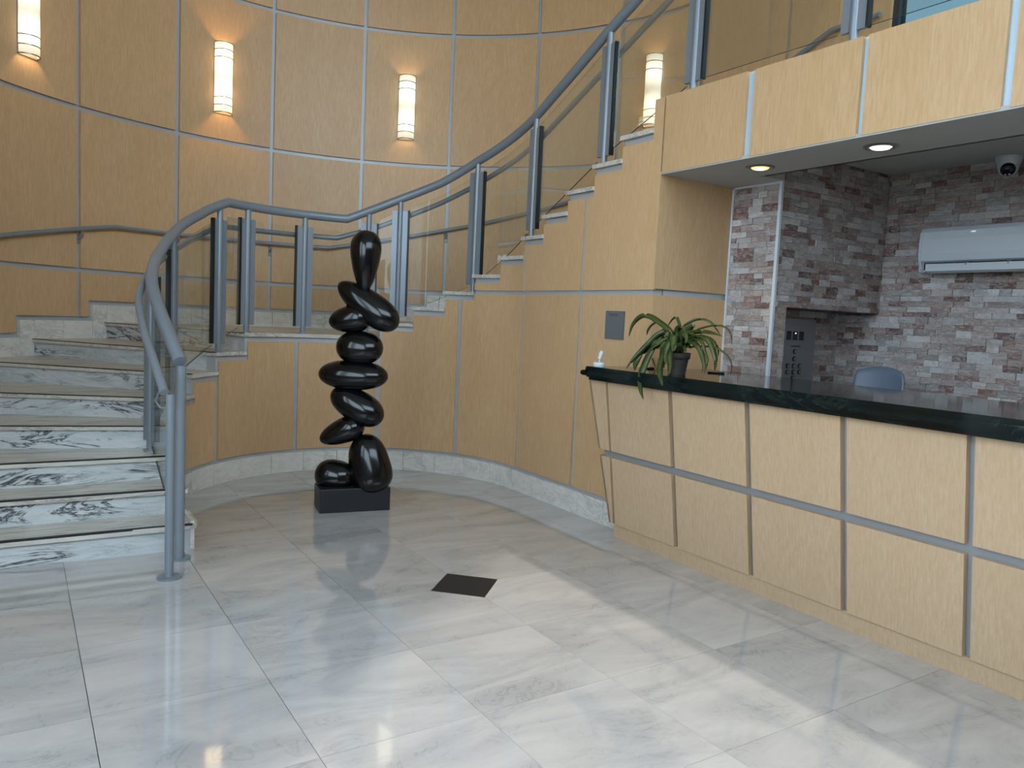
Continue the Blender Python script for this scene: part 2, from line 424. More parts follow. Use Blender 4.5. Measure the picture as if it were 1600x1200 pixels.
# ------------------------------------------------------------ staircase
stair = thing('staircase', 'curved marble staircase with black veined risers, wrapping round the sculpture', 'stairs', (0.0, 1.0, 0))
def edge_pts(k, lead=0.0):
    """line of riser k, from inner to outer wall, moved forward by lead"""
    p = inner_pt(S_IN[k], 0.0); q = outer_pt(S_OUT[k], 0.0)
    d = (q - p).normalized(); nrm = Vector((d.y, -d.x))      # towards the step below on the way up
    t = outer_pt(S_OUT[k] - 0.3) - q
    if nrm.dot(t) < 0: nrm = -nrm
    return p + nrm * lead, q + nrm * lead, nrm
NOSE = 0.022; TH = 0.03
for k in range(1, NST + 1):
    z = TOP[k]
    # riser
    p, q, nrm = edge_pts(k)
    p = p + (p - q).normalized() * (-0.02)
    if k == 1: p = Vector((0.63, p.y))
    m = MB(); c = [p, q, q - nrm * 0.02, p - nrm * 0.02]
    m.hexa([(*c[0], TOP[k - 1] if k > 1 else 0), (*c[1], TOP[k - 1] if k > 1 else 0), (*c[2], TOP[k - 1] if k > 1 else 0), (*c[3], TOP[k - 1] if k > 1 else 0), (*c[0], z - TH), (*c[1], z - TH), (*c[2], z - TH), (*c[3], z - TH)])
    if k == 1:                                              # rounded end of the lowest step
        e = [(0.63 + 0.045 * math.sin(t * PI / 2 / 6), p.y + 0.045 - 0.045 * math.cos(t * PI / 2 / 6)) for t in range(7)]
        m.prism(e + [(0.675, 0.9), (0.62, 0.9), (0.62, p.y)], 0, z - TH)
    m.build('riser', MRISER, stair)
    # tread
    a0, a1 = S_IN[k], S_IN[k + 1]; b0, b1 = S_OUT[k], S_OUT[k + 1]
    n = 16; inn = []; out = []
    f0, f1, _ = edge_pts(k, NOSE)
    io_ = (-0.014 if k > 3 else -0.012) if k < NST else 0.03
    for i in range(n + 1):
        inn.append(inner_pt(a0 + (a1 - a0) * i / n, io_)); out.append(outer_pt(b0 + (b1 - b0) * i / n, 0.0))
    inn[0] = f0 + (inner_pt(a0, io_) - inner_pt(a0, 0)); out[0] = f1
    if k < NST:                                             # run a little under the next riser
        g0, g1, _ = edge_pts(k + 1, -0.015); out[-1] = g1
    if k == 1:
        inn = [Vector((0.60, f0.y)), Vector((0.645, f0.y + 0.004)), Vector((0.685, f0.y + 0.03)), Vector((0.70, f0.y + 0.07)), Vector((0.70, 0.93))]
    m = MB(); m.prism([tuple(v) for v in inn] + [tuple(v) for v in reversed(out)], z - TH, z)
    t = m.build('tread', MTREAD, stair)
    # dark anti-slip strip let into the nosing
    if k <= 8:
        w = (0.034, 0.03, 0.026, 0.018, 0.016, 0.014, 0.012, 0.012)[k - 1]
        h0, h1, nn = edge_pts(k, NOSE + 0.0008)
        if k == 1: h0 = Vector((0.66, h0.y))
        m = MB(); c = [h0, h1, h1 - nn * w, h0 - nn * w]
        m.hexa([(*v, z - 0.006) for v in c] + [(*v, z + 0.0008) for v in c])
        m.build('nosing_strip', MBLACK, t)
# ------------------------------------------------------------ railing
def lerp(a, b, t): return a + (b - a) * t
def catmull(P, m=6):
    P = [Vector(p) for p in P]; out = []
    for i in range(len(P) - 1):
        p0, p1, p2, p3 = P[max(i - 1, 0)], P[i], P[i + 1], P[min(i + 2, len(P) - 1)]
        for j in range(m):
            t = j / m
            out.append(0.5 * ((2 * p1) + (p2 - p0) * t + (2 * p0 - 5 * p1 + 4 * p2 - p3) * t * t + (3 * p1 - p0 - 3 * p2 + p3) * t ** 3))
    return out + [P[-1]]
def arc_path(nodes, off, ds=0.06):
    """nodes: (s, z) along the inner path"""
    out = []
    for (s0, z0), (s1, z1) in zip(nodes[:-1], nodes[1:]):
        n = max(1, math.ceil((s1 - s0) / ds))
        for i in range(n):
            s = lerp(s0, s1, i / n); out.append(Vector((*inner_pt(s, off), lerp(z0, z1, i / n))))
    s, z = nodes[-1]; out.append(Vector((*inner_pt(s, off), z))); return out
left_main = [(.555, .453, 1.123), (.527, .62, 1.257), (.505, .82, 1.391), (.497, 1.05, 1.522), (.521, 1.27, 1.635), (.585, 1.5, 1.751), (.702, 1.78, 1.897), (.837, 2.04, 2.028), (1.03, 2.268, 2.16)]
main = catmull(left_main, 6)[:-1] + arc_path([(si(134.2), 2.165), (si(123.6), 2.272), (si(77.3), 2.272), (si(58), 2.482), (si(42.4), 2.637), (si(27.3), 2.825), (si(-0.7), 3.118), (siy(.76), 3.357), (siy(.379), 3.545), (siy(.082), 3.68), (siy(-.38), 3.89), (siy(-4.2), 3.89)], 0.06)
left_low = [(.431, .145, .985), (.411, .38, 1.138), (.399, .66, 1.288), (.411, .98, 1.441), (.449, 1.18, 1.529), (.501, 1.36, 1.608), (.598, 1.62, 1.706), (.75, 1.95, 1.82), (.945, 2.31, 1.942)]
low = catmull(left_low, 6)[:-1] + arc_path([(si(134.4), 1.95), (si(122.5), 2.09), (si(80), 2.105), (si(66.8), 2.223), (si(43.5), 2.476), (si(25.3), 2.694), (si(0), 2.985), (siy(.571), 3.31), (siy(-.125), 3.628), (siy(-.34), 3.72), (siy(-.9), 3.74)], 0.16)
rail = thing('stair_railing', 'blue-grey metal stair railing with glass panels, following the inner stair edge', 'railing', (0.6, 0.4, 0))
m = MB(); m.tube(main, 0.037, 16); m.build('handrail', MMETAL, rail)
m = MB(); m.tube(low, 0.0225, 12); lowr = m.build('lower_handrail', MMETAL, rail)
def rail_z(x, y):
    best = min(range(len(main)), key=lambda i: (main[i].x - x) ** 2 + (main[i].y - y) ** 2)
    return main[best].z
# posts: (x, y, z of foot, tangent, gasket side)
posts = []
def post_arc(s, z, g, off=0.06):
    p = inner_pt(s, off); t = inner_pt(s + 0.01, off) - inner_pt(s - 0.01, off)
    posts.append((p.x, p.y, z, t.normalized(), g))
posts.append((.541, 1.43, TOP[3], Vector((-0.36, .93)).normalized(), -1))
posts.append((.735, 1.845, TOP[5], Vector((.5, .866)).normalized(), -1))
post_arc(si(127.0), TOP[7], -1); post_arc(si(114.8), TOP[8], -1); post_arc(si(92.6), TOP[8], -1); post_arc(si(69.2), TOP[8], 1)
post_arc(si(57.7), TOP[9], 1); post_arc(si(27.7), TOP[11], 1); post_arc(siy(1.265), TOP[14], 1); post_arc(siy(.362), TOP[17], 1)
post_arc(siy(-.495), 2.925, 1); post_arc(siy(-1.61), 2.925, 1); post_arc(siy(-2.37), 2.925, 1); post_arc(siy(-3.2), 2.925, 1)
def strut(mb, x, y, t, c, w, th, z0, z1):
    n = Vector((-t.y, t.x)); a = Vector((x, y)) + t * c
    mb.obox((a.x, a.y, (z0 + z1) / 2), (t.x * w / 2, t.y * w / 2, 0), (n.x * th / 2, n.y * th / 2, 0), (0, 0, (z1 - z0) / 2))
for (x, y, z, t, g) in posts:
    zt = rail_z(x, y)
    m = MB(); m.cyl((x, y, z), (x, y, zt - 0.02), 0.024, 16); po = m.build('post', MMETAL, rail)
    m = MB(); m.cyl((x, y, z), (x, y, z + 0.008), 0.045, 18); m.build('foot_plate', MMETAL, po)
    for sd in (-1, 1):
        m = MB(); strut(m, x, y, t, sd * 0.047, 0.048, 0.022, z + 0.065, zt - 0.105); m.build('glass_clamp', MMETAL, po)
    m = MB(); strut(m, x, y, t, g * 0.078, 0.014, 0.034, z + 0.065, zt - 0.10); m.build('gasket', MBLACK, po)
for (x, y, zt, r, nm) in ((.461, .145, .975, .0225, 'low'), (.562, .453, 1.10, .028, 'main')):
    m = MB(); m.cyl((x, y, 0), (x, y, zt), r, 18); po = m.build('newel_post', MMETAL, rail)
    m = MB(); m.cyl((x, y, 0), (x, y, 0.01), 0.062, 24); m.build('foot_plate', MMETAL, po)
m = MB(); m.tube([(.42, .2, 1.0), (.405, .26, .93), (.42, .2, .90), (.456, .15, .90)], 0.006, 8); m.build('bracket', MMETAL, lowr)
# glass panels between posts
ends = [(.562, .453, 0.02, None, 1)] + posts
def path_between(a, b):
    """points of the main rail between two posts in plan"""
    ia = min(range(len(main)), key=lambda i: (main[i].x - a[0]) ** 2 + (main[i].y - a[1]) ** 2)
    ib = min(range(len(main)), key=lambda i: (main[i].x - b[0]) ** 2 + (main[i].y - b[1]) ** 2)
    P = [Vector((a[0], a[1], main[ia].z))] + [Vector(v) for v in main[ia + 1:ib]] + [Vector((b[0], b[1], main[ib].z))]
    return P
for a, b in zip(ends[:-1], ends[1:]):
    P = path_between(a, b)
    if b[1] < 2.0 and b[0] < 1.0:                            # flat panes on the lower flight
        zs = [p.z for p in P]; P = [Vector((lerp(a[0], b[0], i / (len(P) - 1)), lerp(a[1], b[1], i / (len(P) - 1)), zs[i])) for i in range(len(P))]
    L = [0]
    for u, v in zip(P[:-1], P[1:]): L.append(L[-1] + (Vector((v.x, v.y)) - Vector((u.x, u.y))).length)
    keep = [(p, d / L[-1]) for p, d in zip(P, L) if 0.05 < d < L[-1] - 0.05]
    if len(keep) < 2: continue
    vs = []; fs = []
    for i, (p, f) in enumerate(keep):
        t = (keep[min(i + 1, len(keep) - 1)][0] - keep[max(i - 1, 0)][0]); t.z = 0; t.normalize(); n = Vector((-t.y, t.x, 0)) * 0.005
        zb = lerp(a[2], b[2], f) + (0.07 if a[2] > 1.3 or b[2] < 1 else 0.085); zt = p.z - 0.115
        for d in (n, -n): vs += [(p.x + d.x, p.y + d.y, zb), (p.x + d.x, p.y + d.y, zt)]
    for i in range(len(keep) - 1):
        q = 4 * i; w = q + 4
        fs += [(q, q + 1, w + 1, w), (q + 2, w + 2, w + 3, q + 3), (q + 1, q + 3, w + 3, w + 1), (q, w, w + 2, q + 2)]
    e = 4 * (len(keep) - 1); fs += [(0, 2, 3, 1), (e, e + 1, e + 3, e + 2)]
    m = MB(); m.add(vs, fs); m.mi = [(1 if (i < 4 * (len(keep) - 1) and i % 4 == 3) else 0) for i in range(len(fs))]; m.build('glass_panel', [MGLASS, MSTEELDK], rail)

# handrail on the outer wall
wr = thing('wall_handrail', 'slim grey handrail bracketed to the curved panelled wall', 'handrail', (-0.3, 3.6, 1.7))
def arc_o(nodes, off):
    out = []
    for (s0, z0), (s1, z1) in zip(nodes[:-1], nodes[1:]):
        n = max(1, math.ceil((s1 - s0) / 0.12))
        out += [Vector((*outer_pt(lerp(s0, s1, i / n), off), lerp(z0, z1, i / n))) for i in range(n)]
    s, z = nodes[-1]; return out + [Vector((*outer_pt(s, off), z))]
WR = [(soly(0.3), 1.02), (so(173), 1.32), (so(158), 1.53), (so(137.6), 1.935), (so(124.4), 2.085), (so(117.8), 2.153), (so(78.5), 2.165), (so(62.8), 2.362), (so(48.8), 2.544), (so(30.9), 2.798), (soy(.455), 3.86), (soy(.13), 3.99), (soy(-.3), 3.99)]
m = MB(); m.tube(arc_o(WR, 0.08), 0.021, 12); m.build('rail', MMETAL, wr)
def wz(s):
    for (a, z0), (b, z1) in zip(WR[:-1], WR[1:]):
        if a <= s <= b: return lerp(z0, z1, (s - a) / (b - a))
for deg in (140.4, 123.45, 106.5, 89.55, 72.6, 55.65, 38.7, 21.75):
    s = so(deg); z = wz(s); p = outer_pt(s, 0.08); q = outer_pt(s, 0.0); u = outer_pt(s, 0.05)
    m = MB(); m.tube([(*p, z - 0.015), (*p, z - 0.075), (*u, z - 0.09), (*q, z - 0.09)], 0.009, 8)
    t = (outer_pt(s + 0.01) - outer_pt(s - 0.01)).normalized(); n = Vector((-t.y, t.x)); c = outer_pt(s, 0.012)
    m.obox((*c, z - 0.09), (t.x * 0.018, t.y * 0.018, 0), (n.x * 0.012, n.y * 0.012, 0), (0, 0, 0.045)); m.build('bracket', MMETAL, wr)

# ------------------------------------------------------------ wall sconces
def shade_mat(name, col, lo, hi):
    """frosted glass; glow of two bulbs, one per half, painted into the emission"""
    m, nt, b = new_mat(name); k = NT(nt); b.inputs['Base Color'].default_value = (0.8, 0.78, 0.7, 1); b.inputs['Emission Color'].default_value = col
    tc = k.n('ShaderNodeTexCoord'); sp = k.n('ShaderNodeSeparateXYZ'); k.l(tc.outputs['Generated'], sp.inputs[0])
    d = k.math('ABSOLUTE', k.math('SUBTRACT', k.math('ABSOLUTE', k.math('SUBTRACT', sp.outputs[2], 0.5)), 0.24))
    mr = k.n('ShaderNodeMapRange', interpolation_type='SMOOTHSTEP'); mr.inputs[1].default_value = 0.24; mr.inputs[2].default_value = 0.02
    mr.inputs[3].default_value = lo; mr.inputs[4].default_value = hi; k.l(d, mr.inputs[0]); k.l(mr.outputs[0], b.inputs['Emission Strength']); return m
MSHADE = shade_mat('lit_frosted_shade', (1.0, 0.84, 0.58, 1), 1.2, 3.4)
MSHADEW = shade_mat('lit_frosted_shade_warm', (1.0, 0.70, 0.36, 1), 2.6, 6.5)
MBULB = emit('bulb_glow', (1.0, 0.72, 0.40, 1), 260.0); MBULBW = emit('bulb_glow_warm', (1.0, 0.55, 0.18, 1), 1000.0)
MRING = simple('sconce_ring_metal', srgb(140, 140, 138), 0.3, 0.5)
SC = [(132.0, MSHADE, 'half-round lit wall sconce in the top left corner, cut by the frame'), (98.6, MSHADEW, 'half-round lit wall sconce with the orange glow, second from the left'), (64.3, MSHADE, 'half-round lit wall sconce above the sculpture, on the middle of the curved wall'), (14.7, MSHADE, 'half-round lit wall sconce behind the stair railing, beside the balcony')]
for deg, sm, lab in SC:
    s = so(deg); c = outer_pt(s, 0.03); t = (outer_pt(s + 0.01) - outer_pt(s - 0.01)).normalized(); n = Vector((-t.y, t.x))
    if n.dot(OC - c) < 0: n = -n
    z0, z1 = (3.49, 4.225) if deg > 20 else (3.56, 4.3)
    L = thing('wall_sconce', lab, 'wall lamp', (*c, z0), 'half-round sconces on the curved wall')
    def arc(r, w, k=14): return [c + t * (math.cos(PI * i / k) * w) + n * (math.sin(PI * i / k) * r) for i in range(k + 1)]
    m = MB(); A = arc(0.098, 0.094); B = arc(0.092, 0.088); K = len(A)      # open-ended half-round shade
    vs = [(*p, z) for z in (z0 + 0.004, z1 - 0.004) for p in A] + [(*p, z) for z in (z0 + 0.004, z1 - 0.004) for p in B]
    fs = [(i, i + 1, K + i + 1, K + i) for i in range(K - 1)] + [(2 * K + i, 3 * K + i, 3 * K + i + 1, 2 * K + i + 1) for i in range(K - 1)]
    fs += [(i, 2 * K + i, 2 * K + i + 1, i + 1) for i in range(K - 1)] + [(K + i, K + i + 1, 3 * K + i + 1, 3 * K + i) for i in range(K - 1)]
    m.add(vs, fs, True); m.build('shade', sm, L)
    for zz in (z0 + 0.09, z1 - 0.09):
        p = c + n * 0.05; m = MB(); m.lathe([(0.004, -0.03), (0.02, -0.018), (0.024, 0.0), (0.02, 0.018), (0.004, 0.03)], (p.x, p.y, zz), 12); m.build('bulb', MBULBW if sm is MSHADEW else MBULB, L)
    m = MB(); d = c + n * 0.004; m.obox((*d, (z0 + z1) / 2), (t.x * 0.1, t.y * 0.1, 0), (n.x * 0.004, n.y * 0.004, 0), (0, 0, (z1 - z0) / 2 + 0.004)); m.build('back_plate', MRING, L)
    H = z1 - z0
    for f in (0.004, 0.105, 0.215, 0.775, 0.885, 0.985):
        m = MB(); z = z0 + H * f; A = arc(0.102, 0.098); B = arc(0.092, 0.088)
        m.prism([tuple(a) for a in A] + [tuple(b) for b in reversed(B)], z - 0.004, z + 0.005); m.build('ring', MRING, L)

# ------------------------------------------------------------ balcony, soffit, ceilings
bal = MB()
bal.box((3.36, -4.6, 2.45), (3.44, -0.335, 2.915)); bal.box((3.44, -4.6, 2.66), (5.78, -0.335, 2.915))
wall_balcony = struct(bal.build('wall_balcony', MREVEAL))
PANY = [(-0.325, -0.985), (-1.04, -1.71), (-1.742, -2.39), (-2.43, -3.09), (-3.13, -3.8), (-3.84, -4.6)]
for a, b in PANY: box_obj('fascia_panel', (3.338, b, 2.438), (3.36, a, 2.926), MW, wall_balcony)
box_obj('floor_slab_top', (3.36, -4.6, 2.915), (5.78, -0.225, 2.925), MSKIRT, wall_balcony)
c1 = MB(); c1.prism([(3.342, -4.6), (3.83, -4.6), (3.83, -0.727), (4.03, -0.727), (4.03, -0.31), (3.342, -0.31)], 2.43, 2.45)
c1.box((3.81, -4.6, 2.43), (3.83, -0.727, 2.64)); c1.box((3.81, -0.747, 2.43), (4.03, -0.727, 2.64))
ceiling_1 = struct(c1.build('ceiling', MCEIL)); 
ceiling_2 = struct(box_obj('ceiling', (3.83, -4.6, 2.63), (5.30, -0.727, 2.66), MCEIL))
ceiling_3 = struct(box_obj('ceiling', (-2.5, -7.9, 8.0), (6.2, 5.3, 8.15), MWHITE))

# return wall beside the desk (wood, facing the camera)
rw = MB(); rw.box((3.45, -0.292, 0), (4.04, -0.222, 2.66)); wall_return = struct(rw.build('wall_return', MTRIM))
for z0, z1 in ((0.0, 1.648), (1.69, 2.43)): box_obj('wood_panel', (3.3425, -0.3125, z0), (4.028, -0.292, z1), MW, wall_return)

# ------------------------------------------------------------ split-stone walls
def stone_variants():
    out = []
    for k in range(6):
        j = lambda a: random.uniform(-a, a)
        m = MB()
        m.hexa([(-.5 + j(.02), 0, -.5 + j(.05)), (.5 + j(.02), 0, -.5 + j(.05)), (.5, 1, -.5), (-.5, 1, -.5), (-.5 + j(.02), 0, .5 + j(.05)), (.5 + j(.02), 0, .5 + j(.05)), (.5, 1, .5), (-.5, 1, .5)])
        me = bpy.data.meshes.new('stone'); me.from_pydata(m.v, [], m.f); me.materials.append(MSTONE)
        bm = bmesh.new(); bm.from_mesh(me); bmesh.ops.recalc_face_normals(bm, faces=bm.faces); bm.to_mesh(me); bm.free(); out.append(me)
    return out
SV = stone_variants()
def stones(wall, o, u, n, length, z0, z1, holes=(), single=lambda a, z: True, limit=295):
    """rows of split stones on the face through o along u; n points out of the wall"""
    o, u, n = Vector(o), Vector(u), Vector(n); rest = MB(); count = 0; z = z0
    R = Matrix(((u.x, -n.x, 0, 0), (u.y, -n.y, 0, 0), (0, 0, 1, 0), (0, 0, 0, 1)))
    todo = []
    while z < z1 - 0.008:
        h = random.choice((0.036, 0.04, 0.044, 0.048)); h = min(h, z1 - z)
        a = -random.uniform(0, 0.12)
        while a < length:
            w = random.uniform(0.07, 0.175); a0, a1 = max(a, 0), min(a + w, length); a += w
            if a1 - a0 < 0.012: continue
            cells = [(a0, a1)]
            for (h0, h1, k0, k1) in holes:
                if k0 < z + h * 0.5 < k1: cells = [q for c in cells for q in ((c[0], min(c[1], h0)), (max(c[0], h1), c[1])) if q[1] - q[0] > 0.01]
            for c0, c1 in cells: todo.append(((c0 + c1) / 2, z + h / 2, c1 - c0, h))
        z += h
    for ca, cz, w, h in todo:
        d = random.uniform(0.006, 0.014); p = o + u * ca + n * d; p.z = cz
        if single(ca, cz) and count < limit:
            link_mesh('stone', random.choice(SV), p, wall, R, (w - 0.0016, 0.03, h - 0.0016)); count += 1
        else:
            q = o + u * ca + n * (d - 0.015); rest.obox((q.x, q.y, cz), u * (w / 2 - 0.0008), n * 0.015, (0, 0, h / 2 - 0.0008))
    if rest.v:
        ro = rest.build('stones', MSTONEI, wall); ro['kind'] = 'stuff'
# pilaster facing the hall
pw = MB(); pw.box((4.045, -0.712, 0), (4.12, -0.225, 2.43)); wall_pilaster = struct(pw.build('wall_pilaster', MSTONEB))
stones(wall_pilaster, (4.045, -0.315, 0), (0, -1, 0), (-1, 0, 0), 0.392, 0.0, 2.425, single=lambda a, z: z > 1.0)
box_obj('corner_trim', (4.026, -0.733, 0), (4.046, -0.711, 2.43), MWTRIM, wall_pilaster)
box_obj('corner_trim', (4.028, -0.325, 0), (4.042, -0.311, 2.43), MWTRIM, wall_pilaster)
box_obj('corner_trim', (4.028, -0.727, 2.418), (4.04, -0.31, 2.43), MWTRIM, wall_pilaster)
# wall over the passage, facing the camera
bw = MB(); bw.box((4.046, -0.712, 1.62), (5.26, -0.60, 2.66)); bw.box((4.046, -0.712, 0), (4.172, -0.60, 1.62)); wall_bulkhead = struct(bw.build('wall_bulkhead', MSTONEB))
stones(wall_bulkhead, (4.048, -0.712, 0), (1, 0, 0), (0, -1, 0), 1.196, 0.0, 2.64, holes=((0.13, 1.2, -1, 1.612),), single=lambda a, z: z > 1.0)
box_obj('lintel_underside', (4.172, -0.71, 1.608), (5.25, -0.37, 1.622), MSTEELDK, wall_bulkhead)
# wall with the air conditioner
aw = MB(); aw.box((5.258, -4.6, 0), (5.34, -0.30, 2.66)); wall_right = struct(aw.build('wall_right', MSTONEB))
stones(wall_right, (5.258, -0.38, 0), (0, -1, 0), (-1, 0, 0), 3.6, 0.9, 2.635, single=lambda a, z: a < 1.46 and z > 1.13)
# wall at the back of the passage
nw = MB(); nw.box((4.12, -0.372, 0), (5.30, -0.28, 1.9)); wall_passage = struct(nw.build('wall_passage', MSTONEB))
stones(wall_passage, (4.18, -0.372, 0), (1, 0, 0), (0, -1, 0), 1.07, 0.85, 1.615, holes=((0.42, 0.787, 0.8, 1.547),), single=lambda a, z: z > 1.0)

# ------------------------------------------------------------ upper window, facade and lobby partition
uw = MB(); uw.box((5.66, -4.6, 2.9), (5.78, -3.2, 8.0)); uw.box((5.66, -3.2, 5.6), (5.78, -0.36, 8.0)); struct(uw.build('wall_upper', MWHITE))
wf = MB()
for y in (-0.385, -1.75, -3.2): wf.box((5.66, y - 0.025, 2.92), (5.76, y + 0.025, 5.6))
wf.box((5.66, -3.2, 5.55), (5.76, -0.36, 5.6)); wf.box((5.66, -3.2, 2.92), (5.76, -0.36, 2.96))
window_1 = struct(wf.build('window_1', MSTEELDK))
for y0, y1 in ((-1.725, -0.41), (-3.175, -1.775)): box_obj('pane', (5.70, y0, 2.96), (5.71, y1, 5.55), MWINGLASS, window_1)
fw = MB(); fw.box((-2.4, -7.75, 0), (6.2, -7.6, 4.0)); fw.box((-2.4, -7.75, 7.7), (6.2, -7.6, 8.0)); fw.box((-2.4, -7.75, 4.0), (-1.5, -7.6, 7.7)); fw.box((5.66, -7.7, 0), (5.78, -4.6, 8.0)); wall_front = struct(fw.build('wall_front', simple('brown_wall_paint', srgb(116, 98, 80), 0.6)))
lw = MB(); lw.box((-2.35, -7.75, 5.0), (-2.2, -0.2, 8.0)); lw.box((-2.35, -7.75, 0), (-2.2, -0.2, 1.5)); lw.box((-2.35, -0.35, 0), (-1.28, -0.2, 8.0)); wall_left = struct(lw.build('wall_left', MWHITE))
fm = MB()
for y in (-7.56, -2.1, -0.39): fm.box((-2.34, y - 0.03, 1.5), (-2.24, y + 0.03, 5.0))
for z in (1.53, 5.03): fm.box((-2.34, -7.6, z - 0.03), (-2.24, -0.35, z + 0.03))
window_2 = struct(fm.build('window_2', MSTEELDK))
gp = MB(); gp.box((-90, -90, -0.3), (-2.5, 40, -0.15)); gp.box((-2.5, -90, -0.3), (60, -7.9, -0.15)); struct(gp.build('ground', simple('pale_pavement', srgb(170, 168, 160), 0.8)))
tw = MB(); E = Vector((2.51 - 30.6, -0.05 - 25.7)); N = Vector((-0.643, 0.766)); H = Vector((-0.766, -0.643))  # unseen block, added only to shade the sun patch's left edge softly
tw.prism([tuple(E), tuple(E + N * 7), tuple(E + N * 7 + H * 7), tuple(E + H * 7)], -0.2, 42)
struct(tw.build('sun_blocker', simple('sun_blocker_grey', srgb(170, 172, 175), 0.8)))
# ------------------------------------------------------------ recessed downlights
for y, lab, col, es in ((-0.917, 'small recessed downlight with the yellow glow, nearer the stone pilaster', (1.0, 0.62, 0.12, 1), 9), (-1.695, 'small recessed downlight with the white glow, below the middle balcony panel', (1.0, 0.9, 0.66, 1), 12)):
    D = thing('recessed_downlight', lab, 'ceiling lamp', (3.584, y, 2.43), 'downlights in the soffit over the desk')
    m = MB(); m.lathe([(0.062, -0.001), (0.064, -0.006), (0.086, -0.006), (0.088, 0.0)], (3.584, y, 2.43), 28); 
    m = MB(); k = 28
    ring = [(0.056, -0.002), (0.058, -0.008), (0.082, -0.007), (0.088, -0.0005)]
    vs = []; fs = []
    for (r, z) in ring:
        vs += [(3.584 + r * math.cos(2 * PI * j / k), y + r * math.sin(2 * PI * j / k), 2.43 + z) for j in range(k)]
    for i in range(3): fs += [(i * k + j, i * k + (j + 1) % k, (i + 1) * k + (j + 1) % k, (i + 1) * k + j) for j in range(k)]
    m.add(vs, fs, True); m.build('trim_ring', MSTEEL, D)
    m = MB(); m.lathe([(0.03, -0.008), (0.045, -0.012), (0.056, -0.002)], (3.584, y, 2.43), 24); m.build('reflector', emit('downlight_reflector', (col[0], col[1], col[2], 1), es * 0.35), D)
    m = MB(); m.lathe([(0.005, -0.017), (0.026, -0.0155), (0.031, -0.010), (0.031, -0.004)], (3.584, y, 2.43), 20); m.build('bulb', emit('downlight_bulb', (1.0, 0.85, 0.5, 1), es), D)
    ld = bpy.data.lights.new('downlight_beam', 'SPOT'); ld.energy = 14; ld.color = (1.0, 0.82, 0.55); ld.spot_size = math.radians(100); ld.spot_blend = 0.7; ld.shadow_soft_size = 0.04
    lo = bpy.data.objects.new('downlight_beam', ld); COL.objects.link(lo); lo.parent = D; lo.location = (0, 0, -0.03)

# ------------------------------------------------------------ reception desk
desk = thing('reception_desk', 'long maple-panelled reception desk with sloping front under a green counter', 'desk', (3.3, -2.3, 0))
YE = -4.4; XB, ZB, XT, ZT = 3.18, 0.1, 3.045, 1.068
fx = lambda z: XB + (XT - XB) * (z - ZB) / (ZT - ZB)
m = MB(); d = 0.032
def yl(z): return -0.19 + 0.135 * (z - ZB) / (ZT - ZB)          # sloping left end
m.hexa([(fx(ZB) + d, YE, ZB), (3.34, YE, ZB), (3.34, yl(ZB) - 0.02, ZB), (fx(ZB) + d, yl(ZB) - 0.02, ZB), (fx(ZT) + d, YE, ZT), (3.34, YE, ZT), (3.34, yl(ZT) - 0.02, ZT), (fx(ZT) + d, yl(ZT) - 0.02, ZT)])
m.build('frame', MTRIMD, desk)
m = MB(); m.hexa([(3.215, YE, 0), (3.34, YE, 0), (3.34, -0.21, 0), (3.215, -0.21, 0), (3.195, YE, ZB), (3.34, YE, ZB), (3.34, -0.215, ZB), (3.195, -0.215, ZB)]); m.build('plinth', MWD, desk)
JY = [-0.235, -0.826, -1.402, -1.97, -2.548, -3.122, -3.70, -4.28]
def front_panel(ya0, ya1, yb0, yb1, z0, z1):
    """ya: left and right y at z0, yb: at z1"""
    t = 0.03; m = MB()
    m.hexa([(fx(z0), ya0, z0), (fx(z0), ya1, z0), (fx(z0) + t, ya1, z0), (fx(z0) + t, ya0, z0), (fx(z1), yb0, z1), (fx(z1), yb1, z1), (fx(z1) + t, yb1, z1), (fx(z1) + t, yb0, z1)])
    m.build('wood_panel', MWD, desk)
for z0, z1 in ((0.1, 0.556), (0.602, 1.068)):
    front_panel(yl(z0), -0.235 + 0.006, yl(z1), -0.235 + 0.006, z0, z1)
    for a, b in zip(JY[:-1], JY[1:]): front_panel(a - 0.016, b + 0.018, a - 0.016, b + 0.018, z0, z1)
m = MB()
for z0, z1 in ((0.1, 0.556), (0.602, 1.068)):
    m = MB(); m.hexa([(fx(z0), yl(z0), z0), (3.34, yl(z0), z0), (3.34, yl(z0) - 0.018, z0), (fx(z0), yl(z0) - 0.018, z0), (fx(z1), yl(z1), z1), (3.34, yl(z1), z1), (3.34, yl(z1) - 0.018, z1), (fx(z1), yl(z1) - 0.018, z1)]); m.build('end_panel', MWD, desk)
box_obj('work_surface', (3.36, YE, 0.71), (4.0, -0.33, 0.74), MWHITE, desk)
# counter: moulded edge of three layers
ct = MB()
def slab(f, z0, z1): ct.prism([(2.97 + f, -4.4), (3.88, -4.4), (3.88, -0.315), (3.338, -0.315), (3.338, -0.078 - f), (2.97 + f, -0.078 - f)], z0, z1)
slab(0.03, 1.068, 1.086); slab(0.018, 1.086, 1.096)
for i in range(8):
    a0 = -PI / 2 + PI * i / 8; a1 = -PI / 2 + PI * (i + 1) / 8
    slab(0.0 - 0.016 * math.cos((a0 + a1) / 2) + 0.004, 1.114 + 0.018 * math.sin(a0), 1.114 + 0.018 * math.sin(a1))
slab(0.012, 1.132, 1.150); slab(0.016, 1.150, 1.157)
co = ct.build('countertop', MGREEN); tag(co, 'dark green marble countertop with moulded edge on the reception desk', 'countertop')

